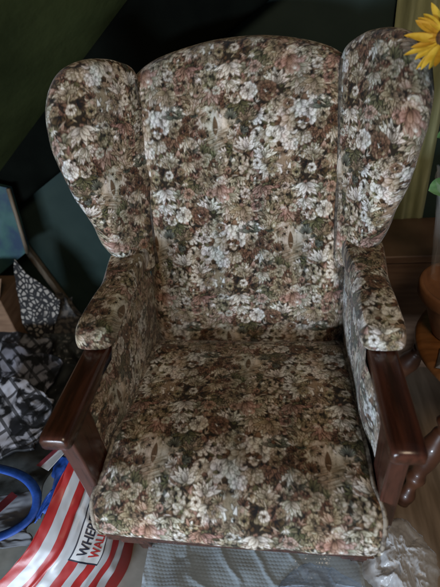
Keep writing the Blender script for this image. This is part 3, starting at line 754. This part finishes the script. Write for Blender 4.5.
def printmat(name, seed, dark=(.012,.012,.016), light=(.32,.32,.36)):
    m, nt, b = mat(name, (.1,.1,.1), .7); N, L = nt.nodes, nt.links
    tc = N.new('ShaderNodeTexCoord'); mp = N.new('ShaderNodeMapping'); mp.inputs['Location'].default_value = (seed, seed*.7, 0); mp.inputs['Rotation'].default_value = (0,0,.7)
    L.new(tc.outputs['Object'], mp.inputs[0])
    n1 = N.new('ShaderNodeTexNoise'); n1.inputs['Scale'].default_value = 13; n1.inputs['Detail'].default_value = 5; n1.inputs['Distortion'].default_value = 1.5
    L.new(mp.outputs[0], n1.inputs['Vector'])
    br = N.new('ShaderNodeTexBrick'); br.inputs['Scale'].default_value = 6; br.inputs['Color1'].default_value = (1,1,1,1); br.inputs['Color2'].default_value = (.45,.45,.45,1); br.inputs['Mortar'].default_value = (0,0,0,1)
    br.inputs['Mortar Size'].default_value = .03; L.new(mp.outputs[0], br.inputs['Vector'])
    cr = N.new('ShaderNodeValToRGB'); cr.color_ramp.elements[0].position = .47; cr.color_ramp.elements[1].position = .56
    cr.color_ramp.elements[0].color = (*dark,1); cr.color_ramp.elements[1].color = (*light,1)
    L.new(n1.outputs[0], cr.inputs[0])
    mx = N.new('ShaderNodeMix'); mx.data_type = 'RGBA'; mx.blend_type = 'MULTIPLY'; mx.inputs[0].default_value = .85
    L.new(cr.outputs[0], mx.inputs[6]); L.new(br.outputs[0], mx.inputs[7]); L.new(mx.outputs[2], b.inputs['Base Color'])
    return m
M['print1'] = printmat('monochrome_print', 1.); M['print2'] = printmat('monochrome_print_pale', 4., light=(.55,.55,.62)); M['print3'] = printmat('monochrome_print_dark', 7., light=(.30,.30,.36))
cloth('printed_shirt', [(-.86,.33,.19), (-.62,.30,.21), (-.64,.56,.26), (-.90,.66,.27)], M['print3'], .010, 2.2, 21, th=.010,
      label='dark folded shirt with monochrome print, highest of the clothes pile', cat='shirt')
cloth('printed_shirt', [(-.84,.22,.22), (-.60,.24,.22), (-.595,.42,.245), (-.80,.48,.28)], M['print2'], .009, 2, 25, th=.010,
      label='paler black and white printed shirt at the front of the clothes pile', cat='shirt')
cloth('printed_shirt', [(-.95,.50,.12), (-.70,.46,.20), (-.74,.70,.25), (-.98,.76,.25)], M['print1'], .012, 2.2, 29, th=.010,
      label='crumpled grey printed shirt at the back left of the clothes pile', cat='shirt')
cloth('dark_blanket', [(-1.15,.15,.10), (-.56,.16,.12), (-.60,.60,.17), (-1.15,.72,.16)], M['sack'], .02, 4, 33, th=.004,
      label='black blanket spread under the pile of printed shirts', cat='blanket')

# blue tote handle / bag
M['blue'] = noisemat('blue_webbing', (.008,.045,.24), (.015,.075,.36), 60, .55)
M['blue_bag'] = noisemat('dark_bag_lining', (.05,.055,.07), (.11,.115,.13), 12, .7, bump=.3, bscale=15, bdist=.01)
bb = empty('blue_handled_bag', (-.62, .05, .0), 'grey shopping bag with a thick curved bright blue handle', 'bag')
cloth('bag_body', [(-.95,-.02,.16), (-.505,.0,.20), (-.53,.13,.22), (-.80,.16,.22)], M['blue_bag'], .012, 3, 41, parent=bb, th=.004)
hp = crv3([(-.80,.16,.27), (-.70,.165,.29), (-.60,.150,.305), (-.53,.130,.305), (-.485,.095,.30), (-.478,.055,.29), (-.505,.020,.285), (-.56,-.005,.28), (-.66,-.03,.27)], 70)
V = []; Fc = []
for i, p in enumerate(hp):
    t = hp[min(i+1, 69)]-hp[max(i-1, 0)]; t /= np.linalg.norm(t); sd = np.cross(t, (0,0,1)); sd /= np.linalg.norm(sd)
    for w_, h_ in ((-.010,-.002), (.010,-.002), (.011,.001), (.005,.003), (-.005,.003), (-.011,.001)): V.append(p+sd*w_+np.array([0,0,h_]))
for i in range(69):
    for k in range(6): Fc.append((i*6+k, i*6+(k+1) % 6, (i+1)*6+(k+1) % 6, (i+1)*6+k))
pobj('handle', V, Fc, M['blue'], bb, True)
M['dark_red'] = noisemat('dark_red', (.10,.012,.018), (.16,.02,.028), 40, .6)
M['white_card'] = noisemat('white_card', (.35,.36,.37), (.48,.48,.5), 30, .6)
pobj('red_stripe', *slab([(-.62,.045,.262), (-.60,.035,.262), (-.555,.105,.266), (-.575,.115,.266)], .002), M['dark_red'], bb)
lf = empty('folded_leaflet', (-.49,.16,.3), 'small folded white leaflet with a dark red edge beside the arm tip', 'leaflet')
pobj('page', *slab([(-.508,.165,.30), (-.478,.150,.31), (-.415,.225,.345), (-.425,.235,.345)], .002), M['white_card'], lf)
pobj('red_edge', *slab([(-.522,.168,.300), (-.509,.164,.302), (-.425,.236,.348), (-.432,.242,.347)], .002), M['dark_red'], lf)
o = cloth('blue_pouch', [(-.50,.07,.24), (-.44,.08,.27), (-.42,.17,.31), (-.47,.19,.29)], M['blue'], .006, 3, 45, n=30, th=.003,
      label='small bright blue pouch tucked between the striped bag and leaflet', cat='pouch')

# red and white striped gift bag
M['stripes'], nt, b_ = mat('striped_paper', (.5,.5,.5), .38); N, L = nt.nodes, nt.links
uvn = N.new('ShaderNodeUVMap'); uvn.uv_map = 'UVMap'; sx = N.new('ShaderNodeSeparateXYZ'); L.new(uvn.outputs[0], sx.inputs[0])
m1 = N.new('ShaderNodeMath'); m1.operation = 'MULTIPLY'; m1.inputs[1].default_value = 5.0; L.new(sx.outputs[0], m1.inputs[0])
m2 = N.new('ShaderNodeMath'); m2.operation = 'FRACT'; L.new(m1.outputs[0], m2.inputs[0])
m3 = N.new('ShaderNodeMath'); m3.operation = 'LESS_THAN'; m3.inputs[1].default_value = .5; L.new(m2.outputs[0], m3.inputs[0])
nz = N.new('ShaderNodeTexNoise'); nz.inputs['Scale'].default_value = 30
mx = N.new('ShaderNodeMix'); mx.data_type = 'RGBA'; mx.inputs[6].default_value = (.40,.41,.43,1); mx.inputs[7].default_value = (.33,.018,.018,1)
L.new(m3.outputs[0], mx.inputs[0]); L.new(mx.outputs[2], b_.inputs['Base Color'])
bg = empty('striped_gift_bag', (-.42, .05, 0), 'red and white striped bag lying against the left front leg, printed WHERE\'S WALLY', 'bag')
Lk = crv3([(-.372,.270,.40), (-.407,.184,.352), (-.442,.098,.300), (-.474,.015,.250), (-.525,-.028,.200), (-.600,-.075,.140)], 60)
Rk = crv3([(-.325,.300,.18), (-.322,.225,.15), (-.320,.140,.115), (-.318,.062,.080), (-.345,-.005,.062), (-.395,-.075,.045)], 60)
nU = 60; u = np.linspace(0, 1, nU)[None, :, None]
Pb = Lk[:, None, :]*(1-u)+Rk[:, None, :]*u
bag_n = np.cross(Rk[30]-Lk[30], Lk[40]-Lk[20]); bag_n /= np.linalg.norm(bag_n)
if bag_n[2] < 0: bag_n = -bag_n
uu = u[..., 0]; vv = np.linspace(0, 1, 60)[:, None]
hump = .026*np.sin(PI*uu)+.009*fbm(uu*2.5+vv, vv*4, 0, 90, 4)+.005*(1-np.abs(vnoise(uu*4+vv*3, vv*5-uu*2, 0, 91)))**3-.006*np.clip(1-np.abs(uu-.36+.1*vv)/.03, 0, 1)
Pb = Pb+bag_n*hump[..., None]
def stripe_uv(o, nv, nu):
    me = o.data; uvl = me.uv_layers.new(name='UVMap'); li = np.empty(len(me.loops), np.int32); me.loops.foreach_get('vertex_index', li)
    uv = np.stack([(li % nu)/(nu-1), (li//nu)/(nv-1)], -1); uvl.data.foreach_set('uv', uv.astype(np.float32).reshape(-1))
fo = gridmesh('front_face', Pb, None, M['stripes'], bg); stripe_uv(fo, 60, nU)
# sides of the bag down to the floor
w = np.linspace(0, 1, 20)[None, :, None]
fl = Lk.copy(); fl[:, 2] = .003; fl[:, 0] += .01
so = gridmesh('side_face', Lk[:, None, :]*(1-w)+fl[:, None, :]*w, None, M['stripes'], bg); stripe_uv(so, 60, 20)
so.data.materials[0] = noisemat('red_paper', (.33,.016,.016), (.42,.02,.02), 20, .4)
fr = Rk.copy(); fr[:, 2] = .003
so2 = gridmesh('side_face', Rk[:, None, :]*(1-w)+fr[:, None, :]*w, None, so.data.materials[0], bg)
# printed label, follows the face
def face_pt(u_, v_, off):
    i = v_*59; i0 = int(min(58, max(0, math.floor(i)))); f = i-i0; j = u_*(nU-1); j0 = int(min(nU-2, max(0, math.floor(j)))); g = j-j0
    p = (Pb[i0,j0]*(1-f)+Pb[i0+1,j0]*f)*(1-g)+(Pb[i0,j0+1]*(1-f)+Pb[i0+1,j0+1]*f)*g
    return p+bag_n*off
LU0, LU1, LV0, LV1 = .40, .70, .02, .66
def patch(u0, u1, v0, v1, off, n=24): return np.array([[face_pt(a, b, off) for a in np.linspace(u0, u1, n)] for b in np.linspace(v0, v1, n)])
M['ink'] = mat('ink_navy', (.012,.014,.03), .5)[0]; M['ink_red'] = mat('ink_red', (.40,.02,.02), .5)[0]; M['label_white'] = noisemat('label_white', (.48,.49,.50), (.56,.56,.57), 30, .45)
gridmesh('label_border', patch(LU0-.012, LU1+.012, LV0-.008, LV1+.010, .0012, 60), None, M['ink'], bg)
gridmesh('label_panel', patch(LU0, LU1, LV0, LV1, .0022, 60), None, M['label_white'], bg)
def bagtext(txt, u0, u1, v0, v1, m, name):
    c = bpy.data.curves.new(name, 'FONT'); c.body = txt; c.offset = .02; c.resolution_u = 3
    t = bpy.data.objects.new(name, c); COL.objects.link(t); bpy.context.view_layer.update()
    me = bpy.data.meshes.new_from_object(t); bpy.data.objects.remove(t)
    bm = bmesh.new(); bm.from_mesh(me)
    xs_ = [v.co.x for v in bm.verts]; ys_ = [v.co.y for v in bm.verts]
    for ax, lo_, hi_, n_ in ((0, min(xs_), max(xs_), 40), (1, min(ys_), max(ys_), 8)):
        for k in range(1, n_):
            pc = [0,0,0]; pn = [0,0,0]; pc[ax] = lo_+(hi_-lo_)*k/n_; pn[ax] = 1
            bmesh.ops.bisect_plane(bm, geom=bm.verts[:]+bm.edges[:]+bm.faces[:], plane_co=pc, plane_no=pn)
    bm.to_mesh(me); bm.free()
    co = np.array([v.co[:] for v in me.vertices]); mn, mxx = co.min(0), co.max(0)
    for v, q in zip(me.vertices, co):
        fx = (q[0]-mn[0])/(mxx[0]-mn[0]); fy = (q[1]-mn[1])/(mxx[1]-mn[1])
        v.co = face_pt(u1+(u0-u1)*fy, v0+(v1-v0)*fx, .0030)
    me.name = name
    o = link(name, me, m, bg, False); return o
bagtext("WHERE'S", .425, .535, .635, .40, M['ink'], 'lettering')
bagtext("WALLY?", .560, .675, .635, .45, M['ink_red'], 'lettering')

# ------------------------------------------------------------------ plastic on the floor
def filmmat(name, c, alpha, rough=.18):
    m, nt, b = mat(name, c, rough); b.inputs['Alpha'].default_value = alpha; b.inputs['Specular IOR Level'].default_value = .5; return m
M['wrap'] = filmmat('bubble_film', (.50,.60,.68), .45, .10)
M['film'] = filmmat('plastic_film', (.85,.88,.92), .50, .22)
nx, ny = 460, 230
u = np.linspace(0, 1, nx)[None, :]; v = np.linspace(0, 1, ny)[:, None]
X = -.27+.56*u+0*v; Y = -.14+.30*v+.02*np.sin(u*7)
cw = .010; gy_ = Y/(cw*.866); row = np.floor(gy_); gx_ = X/cw+.5*(row % 2)
bub = np.clip(1-(((gx_-np.floor(gx_)-.5)*2)**2+((gy_-row-.5)*2)**2), 0, 1)**.5
Z = .006+.0007*bub+.004*np.clip(np.sin((X+Y*.6)*60+4*fbm(X*5,Y*5,0,3)),0,1)**6+.020*np.clip(fbm(X*7, Y*7, 0, 71, 3)+.3, 0, 2)*(.3+.7*np.clip(np.abs(u-.45)*2, 0, 1))
o = gridmesh('bubble_wrap', np.stack([X, Y, Z], -1), None, M['wrap'])
tag(o, 'sheet of grey blue bubble wrap on the floor under the chair front', 'bubble wrap')
def crumple(name, c, sx_, sy_, hh, seed, m, label, cat, n=80, f=1.5):
    u = np.linspace(-1, 1, n)[None, :]; v = np.linspace(-1, 1, n)[:, None]
    r = np.sqrt(u**2+v**2)
    rid = sum((1-np.abs(vnoise(u*f*1.9**k+seed+.7*vnoise(u*3, v*3, 0, seed), v*f*2**k, 0, seed+k)))/2.3**k for k in range(4))
    Z = c[2]+hh*np.clip(1-r**2.2, 0, 1)**.6*(.35+  .42*rid)
    X = c[0]+sx_*(u+.12*fbm(v*2, u*2, 0, seed+3)); Y = c[1]+sy_*(v+.12*fbm(u*2, v*2, 0, seed+6))
    k = np.minimum(1, 1/np.maximum(np.maximum(np.abs(u), np.abs(v))/np.maximum(r, 1e-6)*1.0, 1e-6))
    uu_ = u*np.maximum(np.abs(u), np.abs(v))/np.maximum(r, 1e-6); vv_ = v*np.maximum(np.abs(u), np.abs(v))/np.maximum(r, 1e-6)
    r2 = np.sqrt(uu_**2+vv_**2)
    Z = c[2]+hh*np.clip(1-r2**2.2, 0, 1)**.6*(.30+.45*rid)
    X = c[0]+sx_*(uu_*(1+.15*fbm(np.cos(np.arctan2(v, u))*2, np.sin(np.arctan2(v, u))*2, 0, seed+3))); Y = c[1]+sy_*(vv_*(1+.15*fbm(np.sin(np.arctan2(v, u))*2, np.cos(np.arctan2(v, u))*2, 0, seed+6)))
    rj = np.random.RandomState(seed); J = rj.uniform(-1, 1, (3,)+Z.shape)
    Z = Z+hh*.025*J[2]*np.clip(1-r2, 0, 1); X = X+sx_/n*.8*J[0]; Y = Y+sy_/n*.7*J[1]
    o = gridmesh(name, np.stack([X, Y, Z], -1), None, m); tag(o, label, cat); return o
crumple('plastic_bag', (.385,.12,.004), .085, .13, .055, 5, M['film'], 'crumpled whitish plastic bag on the floor by the right front leg', 'plastic bag')
M['film_blue'] = filmmat('blue_film', (.55,.68,.90), .40, .35)
crumple('plastic_film', (.19,.02,.008), .12, .085, .05, 15, M['film_blue'], 'crumpled bluish clear film lying on the bubble wrap below the seat', 'plastic film')
# grey underlay sheet on the left part of the floor
M['underlay'] = noisemat('underlay', (.22,.225,.21), (.32,.325,.30), 14, .7, bump=.2)
nx = 60
u = np.linspace(0, 1, nx)[None, :]; v = np.linspace(0, 1, nx)[:, None]
o = gridmesh('floor_underlay', np.stack([-.85+1.16*u+0*v, -.5+.82*v+0*u, .0035+.0015*fbm(u*4, v*4, 0, 3)+0*u], -1), None, M['underlay'])
tag(o, 'flat pale grey underlay sheet covering the floor below the bubble wrap', 'underlay')

# ------------------------------------------------------------------ lights
def area(name, loc, target, size, size_y, power, color):
    l = bpy.data.lights.new(name, 'AREA'); l.shape = 'RECTANGLE'; l.size = size; l.size_y = size_y; l.energy = power; l.color = color
    o = bpy.data.objects.new(name, l); COL.objects.link(o); o.location = loc
    o.rotation_euler = (Vector(target)-Vector(loc)).to_track_quat('-Z', 'Y').to_euler(); return o
area('window_light', (-.85,-1.8,.46), (0,.3,.62), .9, .3, 60, (.72,.85,1.0))
area('room_light', (.55,-1.0,2.1), (.1,.4,.5), .5, .5, 12, (1.0,.80,.58))
W = bpy.data.worlds.new('World'); S.world = W; W.use_nodes = True
W.node_tree.nodes['Background'].inputs[0].default_value = (.85,.92,1.0,1); W.node_tree.nodes['Background'].inputs[1].default_value = .06

# ------------------------------------------------------------------ camera
cam = bpy.data.cameras.new('camera'); co = bpy.data.objects.new('camera', cam); COL.objects.link(co); S.camera = co
cam.sensor_fit = 'HORIZONTAL'; cam.sensor_width = 36; cam.lens = 434.343/440*36; cam.clip_start = .02; cam.clip_end = 50
cam.dof.use_dof = True; cam.dof.focus_distance = 1.02; cam.dof.aperture_fstop = 3.4
f_ = Vector((-0.1539829, 0.78806032, -0.59602869)); r_ = Vector((0.98794469, 0.11305617, -0.10575247)); u_ = Vector((0.0159546, 0.60512746, 0.79596873))
co.matrix_world = Matrix(((r_.x,u_.x,-f_.x,.116), (r_.y,u_.y,-f_.y,-.384), (r_.z,u_.z,-f_.z,1.255), (0,0,0,1)))
S.view_settings.view_transform = 'Standard'; S.view_settings.look = 'None'; S.view_settings.exposure = 0; S.view_settings.gamma = 1
S.cycles.max_bounces = 8; S.cycles.caustics_reflective = False; S.cycles.caustics_refractive = False
